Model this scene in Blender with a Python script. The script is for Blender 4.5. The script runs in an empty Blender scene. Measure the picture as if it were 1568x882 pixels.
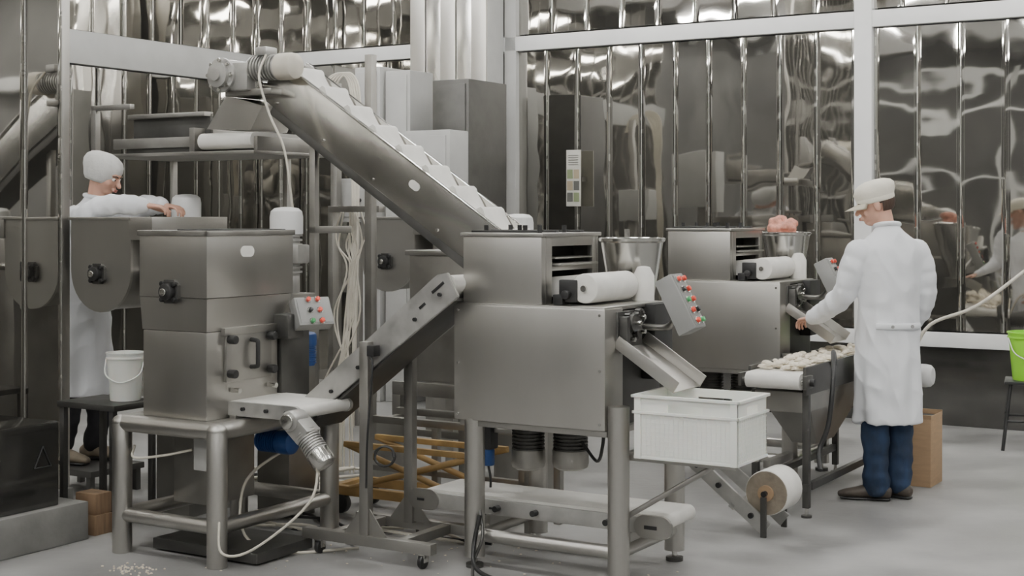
import bpy, bmesh, math, random
from mathutils import Vector, Matrix, noise
random.seed(7)
D=math.radians
YAW=D(-31)
def T(x,y,z): return Matrix.Translation((x,y,z))
def RX(a): return Matrix.Rotation(D(a),4,'X')
def RY(a): return Matrix.Rotation(D(a),4,'Y')
def RZ(a): return Matrix.Rotation(D(a),4,'Z')
I4=Matrix.Identity(4)
R=Matrix.Rotation(YAW,4,'Z')
COL=bpy.context.scene.collection

# ------------------------------------------------------------------ materials
def mat(name,col,rough=.5,metal=0.,var=.12,scale=6.,bump=0.,stretch=(1,1,1),rvar=.08,emit=0.,trans=0.,bscale=None,sss=0.):
    m=bpy.data.materials.new(name); m.use_nodes=True
    nt=m.node_tree; n=nt.nodes; l=nt.links
    b=n['Principled BSDF']
    tc=n.new('ShaderNodeTexCoord'); mp=n.new('ShaderNodeMapping'); mp.inputs['Scale'].default_value=stretch
    l.new(tc.outputs['Object'],mp.inputs['Vector'])
    nz=n.new('ShaderNodeTexNoise'); nz.inputs['Scale'].default_value=scale; nz.inputs['Detail'].default_value=5
    l.new(mp.outputs['Vector'],nz.inputs['Vector'])
    cr=n.new('ShaderNodeValToRGB')
    cr.color_ramp.elements[0].position=.3; cr.color_ramp.elements[1].position=.7
    lo=[max(0,c*(1-var)) for c in col]; hi=[min(1,c*(1+var)) for c in col]
    cr.color_ramp.elements[0].color=(*lo,1); cr.color_ramp.elements[1].color=(*hi,1)
    l.new(nz.outputs['Fac'],cr.inputs['Fac']); l.new(cr.outputs['Color'],b.inputs['Base Color'])
    mr=n.new('ShaderNodeMapRange'); mr.inputs['From Min'].default_value=.3; mr.inputs['From Max'].default_value=.7
    mr.inputs['To Min'].default_value=max(.02,rough-rvar); mr.inputs['To Max'].default_value=min(1,rough+rvar)
    l.new(nz.outputs['Fac'],mr.inputs['Value']); l.new(mr.outputs['Result'],b.inputs['Roughness'])
    b.inputs['Metallic'].default_value=metal
    if trans: b.inputs['Transmission Weight'].default_value=trans
    if sss: b.inputs['Subsurface Weight'].default_value=sss; b.inputs['Subsurface Radius'].default_value=(.03,.02,.015)
    if emit:
        b.inputs['Emission Color'].default_value=(*col,1); b.inputs['Emission Strength'].default_value=emit
    if bump:
        n2=n.new('ShaderNodeTexNoise'); n2.inputs['Scale'].default_value=bscale or scale*3; n2.inputs['Detail'].default_value=4
        l.new(mp.outputs['Vector'],n2.inputs['Vector'])
        bp=n.new('ShaderNodeBump'); bp.inputs['Strength'].default_value=bump; bp.inputs['Distance'].default_value=.01
        l.new(n2.outputs['Fac'],bp.inputs['Height']); l.new(bp.outputs['Normal'],b.inputs['Normal'])
    return m
STEEL=mat('brushed_steel',(.50,.488,.46),.37,1,.08,2.5,.03,(1,1,.3),.04,bscale=60)
STEEL2=mat('dull_steel',(.39,.38,.355),.44,1,.12,6,.04,rvar=.06)
SHINY=mat('polished_steel',(.66,.65,.62),.21,1,.04,3,.0,rvar=.02)
DSTEEL=mat('dark_steel',(.12,.118,.112),.48,.8,.2,7,.05)
BLACK=mat('black_plastic',(.02,.02,.02),.4,0,.2,8)
DARK=mat('dark_interior',(.02,.02,.019),.6,0,.2,5)  # near-black standing in for shade inside openings; also colours the side cover
BELT=mat('white_belt',(.76,.745,.70),.6,0,.08,9,.1)
ALU=mat('cast_aluminium',(.47,.465,.445),.42,.7,.14,12,.1)
PAINTG=mat('grey_paint',(.29,.29,.28),.45,.1,.08,5)
PAINTL=mat('light_grey_paint',(.48,.48,.465),.5,0,.08,4)
WHITEP=mat('white_paint',(.74,.74,.73),.45,0,.05,4)
RED=mat('red_button',(.70,.07,.04),.35,0,.05)
GREEN=mat('green_button',(.05,.30,.1),.35)
BLUE=mat('blue_paint',(.02,.07,.24),.4,.1,.15,8)
OCHRE=mat('ochre_paint',(.36,.23,.09),.5,0,.25,8,.1)
CABLE=mat('cream_cable',(.66,.62,.53),.5)
PLASTW=mat('white_crate_plastic',(.88,.89,.84),.35,0,.04,5,sss=.15)
CARD=mat('cardboard',(.40,.27,.16),.8,0,.1,8,.1,(1,1,6))
ROLLS=mat('wound_film_edge',(.26,.22,.17),.6,0,.2,25,.2)
WOOD=mat('wood',(.26,.17,.10),.7,0,.3,6,.2,(1,8,1))
CLOTH=mat('white_cotton',(.82,.835,.86),.85,0,.03,4,.12,(1,1,.5),bscale=30)
CAPM=mat('cream_cap_cloth',(.80,.76,.65),.85,0,.05,8,.15,bscale=60)
NET=mat('white_hairnet',(.70,.695,.67),.8,0,.07,20,.3,bscale=60)
JEANS=mat('blue_denim',(.018,.036,.078),.85,0,.5,10,.3,(1,1,.5),bscale=40)
TROU=mat('dark_trousers',(.02,.02,.024),.85,0,.2,8,.2)
SKIN=mat('skin',(.60,.35,.26),.55,0,.08,12,.05,sss=.15)
LIPS=mat('lips',(.50,.20,.17),.5)
HAIR=mat('brown_hair',(.05,.03,.02),.7,0,.4,30,.5,(1,1,.2),bscale=90)
EYE=mat('eye_white',(.8,.78,.74),.2)
IRIS=mat('iris',(.04,.03,.02),.2)
SHOE=mat('dark_shoe_leather',(.06,.048,.038),.55,0,.3,12,.2)
SHOE2=mat('tan_shoe_leather',(.22,.18,.13),.6,0,.3,12,.2)
MEAT=mat('minced_meat',(.60,.27,.20),.5,0,.3,40,.6,bscale=70)
DOUGH=mat('dough',(.80,.73,.60),.6,0,.08,15,.2)
LIME=mat('lime_green_plastic',(.30,.72,.04),.35,0,.05)
PAPER=mat('printed_paper',(.50,.49,.44),.7)
PHOTO1=mat('printed_photo_dark',(.10,.10,.09),.6); PHOTO2=mat('printed_photo_tan',(.34,.28,.19),.6); PHOTO3=mat('printed_photo_green',(.20,.24,.13),.6)
FLOORM=mat('concrete_floor',(.285,.283,.275),.50,0,.32,1.9,.25,rvar=.16,bscale=16)
CURBM=mat('concrete_curb',(.22,.217,.205),.7,0,.25,4,.3)
WALLM=mat('grey_wall_paint',(.18,.178,.17),.6,0,.3,1.0)
WALLD=mat('dark_wall_panel',(.055,.054,.05),.5,0,.5,.7)
CEILM=mat('ceiling_paint',(.19,.188,.18),.7,0,.2,1.0)
STRIP=mat('glossy_pvc_strip',(.46,.447,.415),.030,.97,.12,1.4,.0,(1,1,.6),.008,bscale=3)
LOWP=mat('dark_gloss_panel',(.14,.137,.13),.12,.8,.25,2,.0,bscale=4,rvar=.03)
SEAM=mat('pvc_strip_edge',(.45,.44,.41),.25,.5)
LAMP=mat('fluorescent_tube',(1,.99,.965),.5,emit=68)

# ------------------------------------------------------------------ mesh helpers
def grp(name,x,y,z=0,rot=YAW):
    e=bpy.data.objects.new(name,None); e.empty_display_size=.1
    e.location=(x,y,z); e.rotation_euler=(0,0,rot); COL.objects.link(e); return e
def mk(name,bm,m,g=None,M=None,sharp=35,smooth=True):
    if M is not None: bmesh.ops.transform(bm,matrix=M,verts=bm.verts)
    bmesh.ops.recalc_face_normals(bm,faces=bm.faces)
    if smooth:
        for f in bm.faces: f.smooth=True
        for e in bm.edges:
            if len(e.link_faces)==2 and e.calc_face_angle(0)>D(sharp): e.smooth=False
    me=bpy.data.meshes.new(name); bm.to_mesh(me); bm.free()
    o=bpy.data.objects.new(name,me); COL.objects.link(o)
    if isinstance(m,(list,tuple)):
        for q in m: me.materials.append(q)
    else: me.materials.append(m)
    if g: o.parent=g
    return o
def addbox(bm,x0,x1,y0,y1,z0,z1,bev=0.,tx=0,ty=0,M=None):
    vs=[bm.verts.new(p) for p in [(x0+tx,y0+ty,z0),(x1-tx,y0+ty,z0),(x1-tx,y1-ty,z0),(x0+tx,y1-ty,z0),(x0,y0,z1),(x1,y0,z1),(x1,y1,z1),(x0,y1,z1)]]
    fs=[bm.faces.new([vs[i] for i in q]) for q in [(3,2,1,0),(4,5,6,7),(0,1,5,4),(1,2,6,5),(2,3,7,6),(3,0,4,7)]]
    if bev:
        es=list({e for f in fs for e in f.edges})
        r=bmesh.ops.bevel(bm,geom=es,offset=bev,segments=2,affect='EDGES',profile=.6)
        vs=list({v for f in r['faces'] for v in f.verts}|{v for v in vs if v.is_valid})
    if M is not None: bmesh.ops.transform(bm,matrix=M,verts=vs)
def box(g,name,b,m,bev=.004,M=None,tx=0,ty=0):
    bm=bmesh.new(); addbox(bm,*b,bev=bev,tx=tx,ty=ty); return mk(name,bm,m,g,M)
def boxes(g,name,bs,m,bev=.003,M=None):
    bm=bmesh.new()
    for b in bs: addbox(bm,*b,bev=bev)
    return mk(name,bm,m,g,M)
def frame_of(d):
    d=d.normalized(); ref=Vector((0,0,1)) if abs(d.z)<.9 else Vector((0,1,0))
    s=d.cross(ref).normalized(); return s,s.cross(d).normalized()
def addcyl(bm,p0,p1,r,r2=None,seg=28,rounded=0.):
    p0=Vector(p0);p1=Vector(p1); r2=r if r2 is None else r2
    d=(p1-p0); s,u=frame_of(d); dn=d.normalized()
    prof=[(p0,r),(p1,r2)]
    if rounded:
        q=rounded
        prof=[(p0,r-q),(p0+dn*q*.3,r-q*.3),(p0+dn*q,r),(p1-dn*q,r2),(p1-dn*q*.3,r2-q*.3),(p1,r2-q)]
    rings=[]
    for p,rr in prof:
        rings.append([bm.verts.new(p+(s*math.cos(a)+u*math.sin(a))*rr) for a in [2*math.pi*i/seg for i in range(seg)]])
    for a,b in zip(rings,rings[1:]):
        for i in range(seg): bm.faces.new((a[i],a[(i+1)%seg],b[(i+1)%seg],b[i]))
    bm.faces.new(rings[0][::-1]); bm.faces.new(rings[-1])
def cyl(g,name,p0,p1,r,m,r2=None,seg=28,M=None,rounded=0.):
    bm=bmesh.new(); addcyl(bm,p0,p1,r,r2,seg,rounded); return mk(name,bm,m,g,M)
def cyls(g,name,L,m,M=None,seg=16):
    bm=bmesh.new()
    for c in L: addcyl(bm,c[0],c[1],c[2],seg=seg)
    return mk(name,bm,m,g,M)
def prism(g,name,poly,y0,y1,m,M=None,bev=0.):
    bm=bmesh.new(); addprism(bm,poly,y0,y1)
    if bev: bmesh.ops.bevel(bm,geom=list(bm.edges),offset=bev,segments=2,affect='EDGES')
    return mk(name,bm,m,g,M)
def addprism(bm,poly,y0,y1):
    a=[bm.verts.new((x,y0,z)) for x,z in poly]; b=[bm.verts.new((x,y1,z)) for x,z in poly]
    n=len(poly)
    for i in range(n): bm.faces.new((a[i],a[(i+1)%n],b[(i+1)%n],b[i]))
    bm.faces.new(a[::-1]); bm.faces.new(b)
def stad(x0,x1,zc,r,n=10):
    P=[(x1+r*math.sin(math.pi*i/n),zc+r*math.cos(math.pi*i/n)) for i in range(n+1)]
    P+=[(x0-r*math.sin(math.pi*i/n),zc-r*math.cos(math.pi*i/n)) for i in range(n+1)]
    return P
def stadium(g,name,x0,x1,zc,r,y0,y1,m,M=None): return prism(g,name,stad(x0,x1,zc,r),y0,y1,m,M)
def lathe(g,name,prof,c,m,M=None,seg=36,axis='Z'):
    bm=bmesh.new(); rings=[]
    for r,z in prof:
        rings.append([bm.verts.new((max(r,.0005)*math.cos(2*math.pi*i/seg),max(r,.0005)*math.sin(2*math.pi*i/seg),z)) for i in range(seg)])
    for a,b in zip(rings,rings[1:]):
        for i in range(seg): bm.faces.new((a[i],a[(i+1)%seg],b[(i+1)%seg],b[i]))
    bm.faces.new(rings[0][::-1]); bm.faces.new(rings[-1])
    A=T(*c)
    if axis=='X': A=A@RY(90)
    if axis=='Y': A=A@RX(-90)
    if axis=='-Y': A=A@RX(90)
    if axis=='-Z': A=A@RX(180)
    return mk(name,bm,m,g,(M@A) if M is not None else A)
def cr(pts,n=6):
    P=[Vector(p) for p in pts]; out=[]
    Q=[P[0]*2-P[1]]+P+[P[-1]*2-P[-2]]
    for i in range(1,len(Q)-2):
        for k in range(n):
            t=k/n; a,b,c,d=Q[i-1],Q[i],Q[i+1],Q[i+2]
            out.append(.5*((2*b)+(c-a)*t+(2*a-5*b+4*c-d)*t*t+(3*b-a-3*c+d)*t**3))
    out.append(P[-1]); return out
def addtube(bm,pts,rads,seg=12,ends=True):
    P=[Vector(p) for p in pts]; n=len(P)
    rr=[(r,r) if not isinstance(r,tuple) else r for r in (rads if isinstance(rads,list) else [rads]*n)]
    if ends:
        t0=(P[1]-P[0]).normalized(); t1=(P[-1]-P[-2]).normalized()
        a=rr[0];b=rr[-1]
        P=[P[0]-t0*min(a)*.85,P[0]-t0*min(a)*.55]+P+[P[-1]+t1*min(b)*.55,P[-1]+t1*min(b)*.85]
        rr=[(a[0]*.45,a[1]*.45),(a[0]*.82,a[1]*.82)]+rr+[(b[0]*.82,b[1]*.82),(b[0]*.45,b[1]*.45)]
        n=len(P)
    rings=[]; s=None
    for i in range(n):
        t=(P[min(i+1,n-1)]-P[max(i-1,0)]).normalized()
        if s is None: s,_=frame_of(t)
        s=(s-t*s.dot(t)).normalized(); u=s.cross(t)
        rings.append([bm.verts.new(P[i]+s*rr[i][0]*math.cos(a)+u*rr[i][1]*math.sin(a)) for a in [2*math.pi*k/seg for k in range(seg)]])
    for a,b in zip(rings,rings[1:]):
        for i in range(seg): bm.faces.new((a[i],a[(i+1)%seg],b[(i+1)%seg],b[i]))
    bm.faces.new(rings[0][::-1]); bm.faces.new(rings[-1])
def tube(g,name,pts,r,m,M=None,n=6,seg=10):
    bm=bmesh.new(); addtube(bm,cr(pts,n) if n>1 else pts,r,seg,False); return mk(name,bm,m,g,M,sharp=50)
def addball(bm,c,r,M=None,seg=20):
    A=T(*c)@Matrix.Diagonal((r[0],r[1],r[2],1))
    if M is not None: A=M@A
    bmesh.ops.create_uvsphere(bm,u_segments=seg,v_segments=seg//2+2,radius=1,matrix=A)
def ball(g,name,c,r,m,M=None,seg=20):
    bm=bmesh.new(); addball(bm,c,r if isinstance(r,tuple) else (r,r,r),None,seg); return mk(name,bm,m,g,M)
def rings_bm(bm,rings,seg=40,mod=None):
    RR=[]
    for k,(x,y,z,rx,ry) in enumerate(rings):
        L=[]
        for i in range(seg):
            a=2*math.pi*i/seg; f=1+(mod(a,z) if mod else 0)
            L.append(bm.verts.new((x+rx*f*math.cos(a),y+ry*f*math.sin(a),z)))
        RR.append(L)
    for a,b in zip(RR,RR[1:]):
        for i in range(seg): bm.faces.new((a[i],a[(i+1)%seg],b[(i+1)%seg],b[i]))
    bm.faces.new(RR[0][::-1]); bm.faces.new(RR[-1])
def blob(g,name,bm,m,voxel,sm=4,disp=None,M=None):
    bmesh.ops.recalc_face_normals(bm,faces=bm.faces)
    me=bpy.data.meshes.new(name+'_tmp'); bm.to_mesh(me); bm.free()
    o=bpy.data.objects.new(name+'_tmp',me); COL.objects.link(o)
    r=o.modifiers.new('r','REMESH'); r.mode='VOXEL'; r.voxel_size=voxel; r.use_smooth_shade=True
    s=o.modifiers.new('s','SMOOTH'); s.factor=.5; s.iterations=sm
    dg=bpy.context.evaluated_depsgraph_get(); nm=bpy.data.meshes.new_from_object(o.evaluated_get(dg))
    bpy.data.objects.remove(o)
    if disp:
        ns=[v.normal.copy() for v in nm.vertices]
        for v,nn in zip(nm.vertices,ns): v.co+=nn*disp(v.co)
    if M is not None: nm.transform(M)
    for p in nm.polygons: p.use_smooth=True
    nm.materials.clear(); nm.materials.append(m)
    q=bpy.data.objects.new(name,nm); COL.objects.link(q)
    if g: q.parent=g
    return q

# ------------------------------------------------------------------ room (u,v frame: rotated -31 deg)
VB=11.11; UL=-9.36; UR=5.0; VF=-4.5; HC=4.6
box(None,'floor',(UL-.2,UR+.2,VF-.2,VB+.3,-.1,0),FLOORM,0,R)
box(None,'ceiling',(UL-.2,UR+.2,VF-.2,VB+.3,HC,HC+.1),CEILM,0,R)
box(None,'wall_back',(UL-.2,UR+.2,VB+.12,VB+.25,0,HC),WALLM,0,R)
box(None,'wall_left',(UL-.25,UL-.12,VF,VB+.12,0,HC),WALLM,0,R)
box(None,'wall_right',(UR+.05,UR+.2,VF,VB+.12,0,HC),WALLM,0,R)
box(None,'wall_front',(UL-.2,UR+.2,VF-.15,VF,0,HC),WALLD,0,R)
for i,(z0,z1) in enumerate([(3.98,4.10),(3.45,3.55),(2.2,2.26)]):
    box(None,'trim_%d'%(10+i),(UL,UR,VF,VF+.08,z0,z1),WHITEP,0,R)  # unseen white bands added for the strip curtains to reflect
for i,u in enumerate([-8.0,-5.6,-3.2,-.8,1.6,4.0]):
    box(None,'trim_%d'%(20+i),(u-.07,u+.07,VF+.08,VF+.14,0,HC-.3),PAINTL,0,R)  # pale uprights behind the camera, added to fill the wall reflections
for i,(u,v,w,h,m) in enumerate([(-7,-3.6,1.2,1.5,STEEL2),(-4.6,-3.4,1.6,1.1,PAINTL),(-2,-3.8,.8,1.9,WALLM),(1.0,-3.6,1.5,1.2,STEEL2),(3.2,-3.5,1.0,1.7,PAINTL)]):
    g=grp('added_reflection_rack',*(R@Vector((u,v,0))).xy)  # unseen racks added behind the camera as reflection content
    boxes(g,'posts',[(a,a+.04,b,b+.04,0,h) for a in (-w/2,w/2-.04) for b in (-.25,.21)],STEEL2)
    boxes(g,'shelves',[(-w/2,w/2,-.25,.25,h*k-.03,h*k) for k in (.3,.65,1.0)],m)
    boxes(g,'goods',[(-w/2+.1,-w/2+.45,-.2,.2,h*.3,h*.3+.22),(w/2-.5,w/2-.1,-.2,.2,h*.65,h*.65+.2),(-.2,.15,-.2,.2,h,h+.25)],PLASTW)
def strips(name,a0,a1,z0,z1,M,w=.3,seed=0,amp=.0055,m=STRIP,tilts=None):
    bm=bmesh.new(); n=max(1,int((a1-a0)/w)); w=(a1-a0)/n; nc=16; nr=int((z1-z0)/.06)
    for k in range(n):
        base=(-.006 if k%2 else .0); tilt=random.uniform(-.0032,.0032); bow=random.uniform(-.0013,.0013)
        if tilts and tilts[0]<a0+(k+.5)*w<tilts[1]: tilt=tilts[2]; bow=0
        grid=[]
        for j in range(nr+1):
            z=z0+(z1-z0)*j/nr; row=[]
            for i in range(nc+1):
                t=i/nc; x=a0+k*w+(t*1.04-.02)*w
                e=abs(2*t-1)
                y=base+tilt*(2*t-1)-bow*(1-e*e)+.004*max(0,e-.9)/.1
                y+=amp*noise.noise(Vector((x*.8+k*3.1+seed,z*.9,seed)))+amp*.25*noise.noise(Vector((x*3+k*3,z*4.0,seed+4)))+amp*.05*noise.noise(Vector((x*9+k*3,z*10,seed+9)))
                row.append(bm.verts.new((x,y,z)))
            grid.append(row)
        for j in range(nr):
            for i in range(nc): bm.faces.new((grid[j][i],grid[j][i+1],grid[j+1][i+1],grid[j+1][i]))
    o=mk(name,bm,m,None,M,sharp=80)
    bm=bmesh.new()
    for k in range(n+1): addbox(bm,a0+k*w-.003,a0+k*w+.003,-.012,-.006,z0,z1)
    e=mk('strip_edges',bm,SEAM,None,M); e.parent=o
    return o
MB=R@T(0,VB,0); ML=R@T(UL,0,0)@RZ(90)
strips('strip_curtain',-6.62,-3.52,.72,3.06,MB,.30,1)
strips('strip_curtain',-3.36,-.4,.72,3.06,MB,.30,2,tilts=(-2.78,-2.0,.0125))
strips('strip_curtain',UL,-6.72,.0,3.06,MB,.30,3)
strips('strip_curtain',UL,-.4,3.22,HC,MB,.34,4)
strips('strip_curtain',3.0,VB,.0,2.86,ML,.30,5)
strips('strip_curtain',3.0,VB,3.16,HC,ML,.34,6)
box(None,'trim_1',(UL,2.5,VB-.06,VB+.10,3.07,3.20),WHITEP,.006,R)
box(None,'trim_2',(-3.51,-3.37,VB-.07,VB+.10,0,HC),WHITEP,.006,R)
box(None,'trim_3',(-6.72,-6.60,VB-.06,VB+.10,0,HC),PAINTL,.006,R)
box(None,'trim_4',(-6.60,2.5,VB-.07,VB+.10,.60,.71),WHITEP,.006,R)
box(None,'trim_5',(UL-.1,UL+.05,3,VB-.06,2.87,3.15),PAINTL,.006,R)
box(None,'trim_6',(-.40,-.26,VB-.07,VB+.10,0,HC),WHITEP,.006,R)
box(None,'baseboard_back',(-6.60,2.5,VB,VB+.1,0,.60),LOWP,.004,R)
g=grp('stainless_column',0,0)
for i in range(5):
    u0=-7.54+i*.164
    box(g,'panel_%d'%i,(u0,u0+.158,10.75+(.015 if i%2 else 0),10.9,0,HC-.01),SHINY if i%2 else STEEL,.004)
box(g,'core',(-7.52,-6.74,10.86,11.03,0,HC-.01),STEEL2)
box(g,'side',(-6.74,-6.722,10.77,11.04,0,HC-.01),PAINTL)
g=grp('glazed_partition',0,0)
US=-6.20
box(g,'curb',(US-.12,-5.456,1.0,5.02,0,.19),CURBM,.01)
box(g,'curb_back',(US-.12,US+.04,5.02,5.56,0,.10),CURBM,.01)
box(g,'end_post',(US-.06,US+.01,5.50,5.56,.10,HC-.02),STEEL,.006)
o=strips('reflective_sheet',1.0,5.50,.10,HC-.05,T(US,0,0)@RZ(90),.25,9,.0022); o.parent=g
g=grp('dark_electrical_box',0,0)
box(g,'case',(-6.10,-5.50,2.6,4.87,.191,.60),LOWP,.008)
boxes(g,'door_line',[(-5.503,-5.496,4.30,4.306,.22,.58)],BLACK,0)
tri=[(4.72,.39),(4.82,.39),(4.77,.49)]
bm=bmesh.new()
for a,b in zip(tri,tri[1:]+tri[:1]): addtube(bm,[(-5.497,a[0],a[1]),(-5.497,b[0],b[1])],.003,6,False)
mk('warning_triangle',bm,BLACK,g)
for iv,v in enumerate([-2.6,.6,3.8,7.0,9.6]):
    for iu,u in enumerate([-7.9,-5.0,-2.1,.8,3.6]):
        g=grp('fluorescent_lamp',*(R@Vector((u,v,0))).xy)
        box(g,'housing',(-.75,.75,-.15,.15,HC-.14,HC-.04),WHITEP,.004)
        for k in (-.07,.07): cyl(g,'tube',(-.7,k,HC-.165),(.7,k,HC-.165),.028,LAMP,seg=10)
        boxes(g,'hangers',[(-.5,-.48,-.01,.01,HC-.05,HC),(.48,.5,-.01,.01,HC-.05,HC)],PAINTG,0)
for i,v in enumerate([-1,2.2,5.4,8.4]):
    box(None,'added_ceiling_beam',(UL,UR,v-.12,v+.12,HC-.28,HC-.001),WHITEP,0,R)  # beams added out of view to give bright bands in the reflections

# ------------------------------------------------------------------ shared machine parts
def motor(g,name,c,r,h,body=ALU,cap=PAINTG,axis='Z',M=None):
    prof=[(r*.8,0)]
    nb=9
    for i in range(nb):
        z=h*(.04+.58*i/nb); s=h*.58/nb
        prof+=[(r*.86,z),(r*.86,z+s*.45),(r,z+s*.5),(r,z+s*.95)]
    lathe(g,name+'_body',prof+[(r*.86,h*.64)],c,body,M,28,axis)
    lathe(g,name+'_cap',[(r*1.04,h*.62),(r*1.05,h*.86),(r*.98,h*.94),(r*.75,h*.985),(r*.3,h)],c,cap,M,28,axis)
def control(g,M,rows=5,w=.12,h=.26,t=.09):
    box(g,'control_housing',(-t,0,-w/2,w/2,-h/2,h/2),PAINTG,.008,M)
    box(g,'control_face',(0,.004,-w/2+.01,w/2-.01,-h/2+.01,h/2-.01),PAINTG,.002,M)
    for i in range(rows):
        for j in (-.025,.025):
            z=h*.38-i*h*.76/(rows-1); k=(i*2+(j>0))%5
            m=RED if k in (0,1,3) else (BLACK if k==2 else GREEN)
            cyl(g,'button',(.003,j,z),(.022,j,z),.0115,m,seg=16,M=M,rounded=.003)
            cyl(g,'button_ring',(.003,j,z),(.010,j,z),.0165,SHINY,seg=16,M=M)
def hub(g,x,y,z,m=BLACK):
    prism(g,'hub_flange',[(x-.055,z-.03),(x-.03,z-.055),(x+.03,z-.055),(x+.055,z-.03),(x+.055,z+.03),(x+.03,z+.055),(x-.03,z+.055),(x-.055,z+.03)],y-.018,y,DSTEEL)
    cyl(g,'hub_bearing',(x,y-.05,z),(x,y-.01,z),.04,m,rounded=.006)
    cyl(g,'hub_shaft',(x,y-.065,z),(x,y-.05,z),.018,SHINY,rounded=.003)
    for a in (45,135,225,315):
        cx=x+.052*math.cos(D(a)); cz=z+.052*math.sin(D(a))
        cyl(g,'hub_bolt',(cx,y-.034,cz),(cx,y-.008,cz),.013,m,seg=10,rounded=.003)

# ------------------------------------------------------------------ dough forming machine
def former(x,y,front):
    g=grp('dumpling_forming_machine',x,y)
    for i,(a,b,zt) in enumerate([(0,0,.68),(.735,-.005,.78),(.73,.58,.68),(0,.58,.68)]):
        cyl(g,'leg_%d'%(i+1),(a,b,.05),(a,b,zt),.047,STEEL)
        cyl(g,'foot_%d'%(i+1),(a,b,0),(a,b,.018),.04,DSTEEL)
        cyl(g,'foot_rod_%d'%(i+1),(a,b,.015),(a,b,.06),.013,SHINY)
    for i,(p,q) in enumerate([((0,0,.15),(.73,0,.15)),((.73,0,.15),(.73,.58,.15)),((0,.58,.15),(.73,.58,.15)),((0,0,.15),(0,.58,.15))]):
        cyl(g,'rail_%d'%(i+1),p,q,.03,STEEL)
    box(g,'lower_housing',(-.085,.69,-.045,.13,.672,1.198),STEEL,.009)
    box(g,'rear_body',(-.07,.665,.13,.56,.672,1.185),DSTEEL,.006)
    box(g,'deck_plate',(-.08,.685,-.04,.56,1.186,1.204),STEEL,.003)
    box(g,'base_flange',(-.06,.69,-.03,.60,.645,.672),STEEL2,.003)
    cyls(g,'screws',[((a,-.050,b),(a,-.044,b),.006) for a in (-.06,.665) for b in (.70,.93,1.17)],SHINY)
    box(g,'upper_front_panel',(-.05,.363,-.02,.02,1.204,1.505),STEEL,.006)
    box(g,'upper_left_panel',(-.05,-.03,.02,.52,1.204,1.505),STEEL,.003)
    box(g,'upper_back_panel',(-.05,.363,.50,.52,1.204,1.505),STEEL2,.003)
    box(g,'upper_lid',(-.06,.375,-.03,.53,1.505,1.522),STEEL2,.004)
    box(g,'upper_shade_core',(-.03,.24,.02,.50,1.206,1.50),DARK,0)  # near-black core paints in the shade behind the side frame
    boxes(g,'side_frame',[(.335,.363,.02,.075,1.206,1.505),(.335,.363,.46,.50,1.206,1.505),(.335,.363,.07,.47,1.462,1.505),(.335,.363,.07,.47,1.352,1.372)],STEEL,.003)
    box(g,'slot_shelf',(.24,.40,.09,.45,1.375,1.385),STEEL2,.002)
    box(g,'slot_shelf_2',(.24,.37,.09,.45,1.405,1.412),STEEL2,.002)
    boxes(g,'lid_strips',[(-.05,.30,.05,.09,1.522,1.532),(-.05,.30,.22,.25,1.522,1.534),(.05,.33,.40,.44,1.522,1.532)],BLACK,.002)
    cyls(g,'lid_knobs',[((a,b,1.522),(a,b,1.556),.011) for a,b in [(.0,.1),(.12,.2),(.22,.08),(.3,.3),(.1,.42),(.33,.02),(-.02,.35)]],BLACK)
    bm=bmesh.new(); addcyl(bm,(.535,.06,1.278),(.535,.47,1.278),.066,seg=32,rounded=.006); mk('dough_roller',bm,BELT,g)
    prism(g,'belt_ramp',[(.30,1.235),(.50,1.225),(.52,1.340),(.30,1.320)],.13,.44,BELT)
    boxes(g,'roller_bracket',[(.41,.50,.05,.085,1.215,1.315),(.40,.56,.475,.49,1.215,1.31),(.39,.44,.03,.09,1.205,1.25)],BLACK,.006)
    boxes(g,'cavity_shade_plate',[(.25,.345,.08,.10,1.206,1.35)],DARK,0)  # added dark plate standing in for shade in the roller cavity
    cyl(g,'roller_pin',(.535,.045,1.278),(.535,.495,1.278),.014,SHINY)
    cyl(g,'roller_knob',(.455,.02,1.25),(.455,.055,1.25),.020,BLACK,rounded=.004)
    c=(.456,.69,0)
    lathe(g,'filling_hopper',[(.09,1.02),(.098,1.17),(.105,1.2),(.150,1.47),(.160,1.478),(.162,1.49),(.155,1.494),(.147,1.478),(.10,1.22),(.02,1.2)],c,SHINY)
    cyl(g,'hopper_base',(.456,.69,.95),(.456,.69,1.03),.11,STEEL2)
    box(g,'hopper_bracket',(.40,.51,.55,.72,.95,1.0),STEEL2)
    cyl(g,'hopper_agitator',(.44,.67,1.2),(.44,.67,1.535),.012,SHINY)
    lathe(g,'piston_cover',[(.05,1.2),(.05,1.32),(.03,1.36),(.01,1.365)],(.60,.52,0),BELT)
    for i,(yy,zz,rr) in enumerate([(.14,1.13,.038),(.20,1.09,.028),(.12,1.06,.022),(.24,1.15,.03)]):
        bm=bmesh.new(); addcyl(bm,(.685,yy,zz),(.745-.008*i,yy,zz),rr,seg=24)
        for k in range(12):
            a=2*math.pi*k/12; M2=T(.715,yy,zz)@Matrix.Rotation(a,4,'X')
            addbox(bm,-.012,.012,-.006,.006,rr-.004,rr+.008,M=M2)
        mk('gear_%d'%i,bm,DSTEEL,g)
        cyl(g,'gear_shaft_%d'%i,(.66,yy,zz),(.775-.01*i,yy,zz),.010,SHINY)
    boxes(g,'drive_bracket',[(.665,.70,.06,.30,1.02,1.18),(.70,.74,.07,.10,1.0,1.16)],DSTEEL,.004)
    box(g,'side_cover',(.665,.735,.36,.55,.86,1.20),DARK,.006)
    Mc=T(.68,0,1.035)@RY(33)
    boxes(g,'discharge_chute',[(0,.34,.06,.34,-.006,0),(0,.34,.055,.062,-.006,.05),(0,.34,.338,.345,-.006,.05)],STEEL,.001,Mc)
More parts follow.
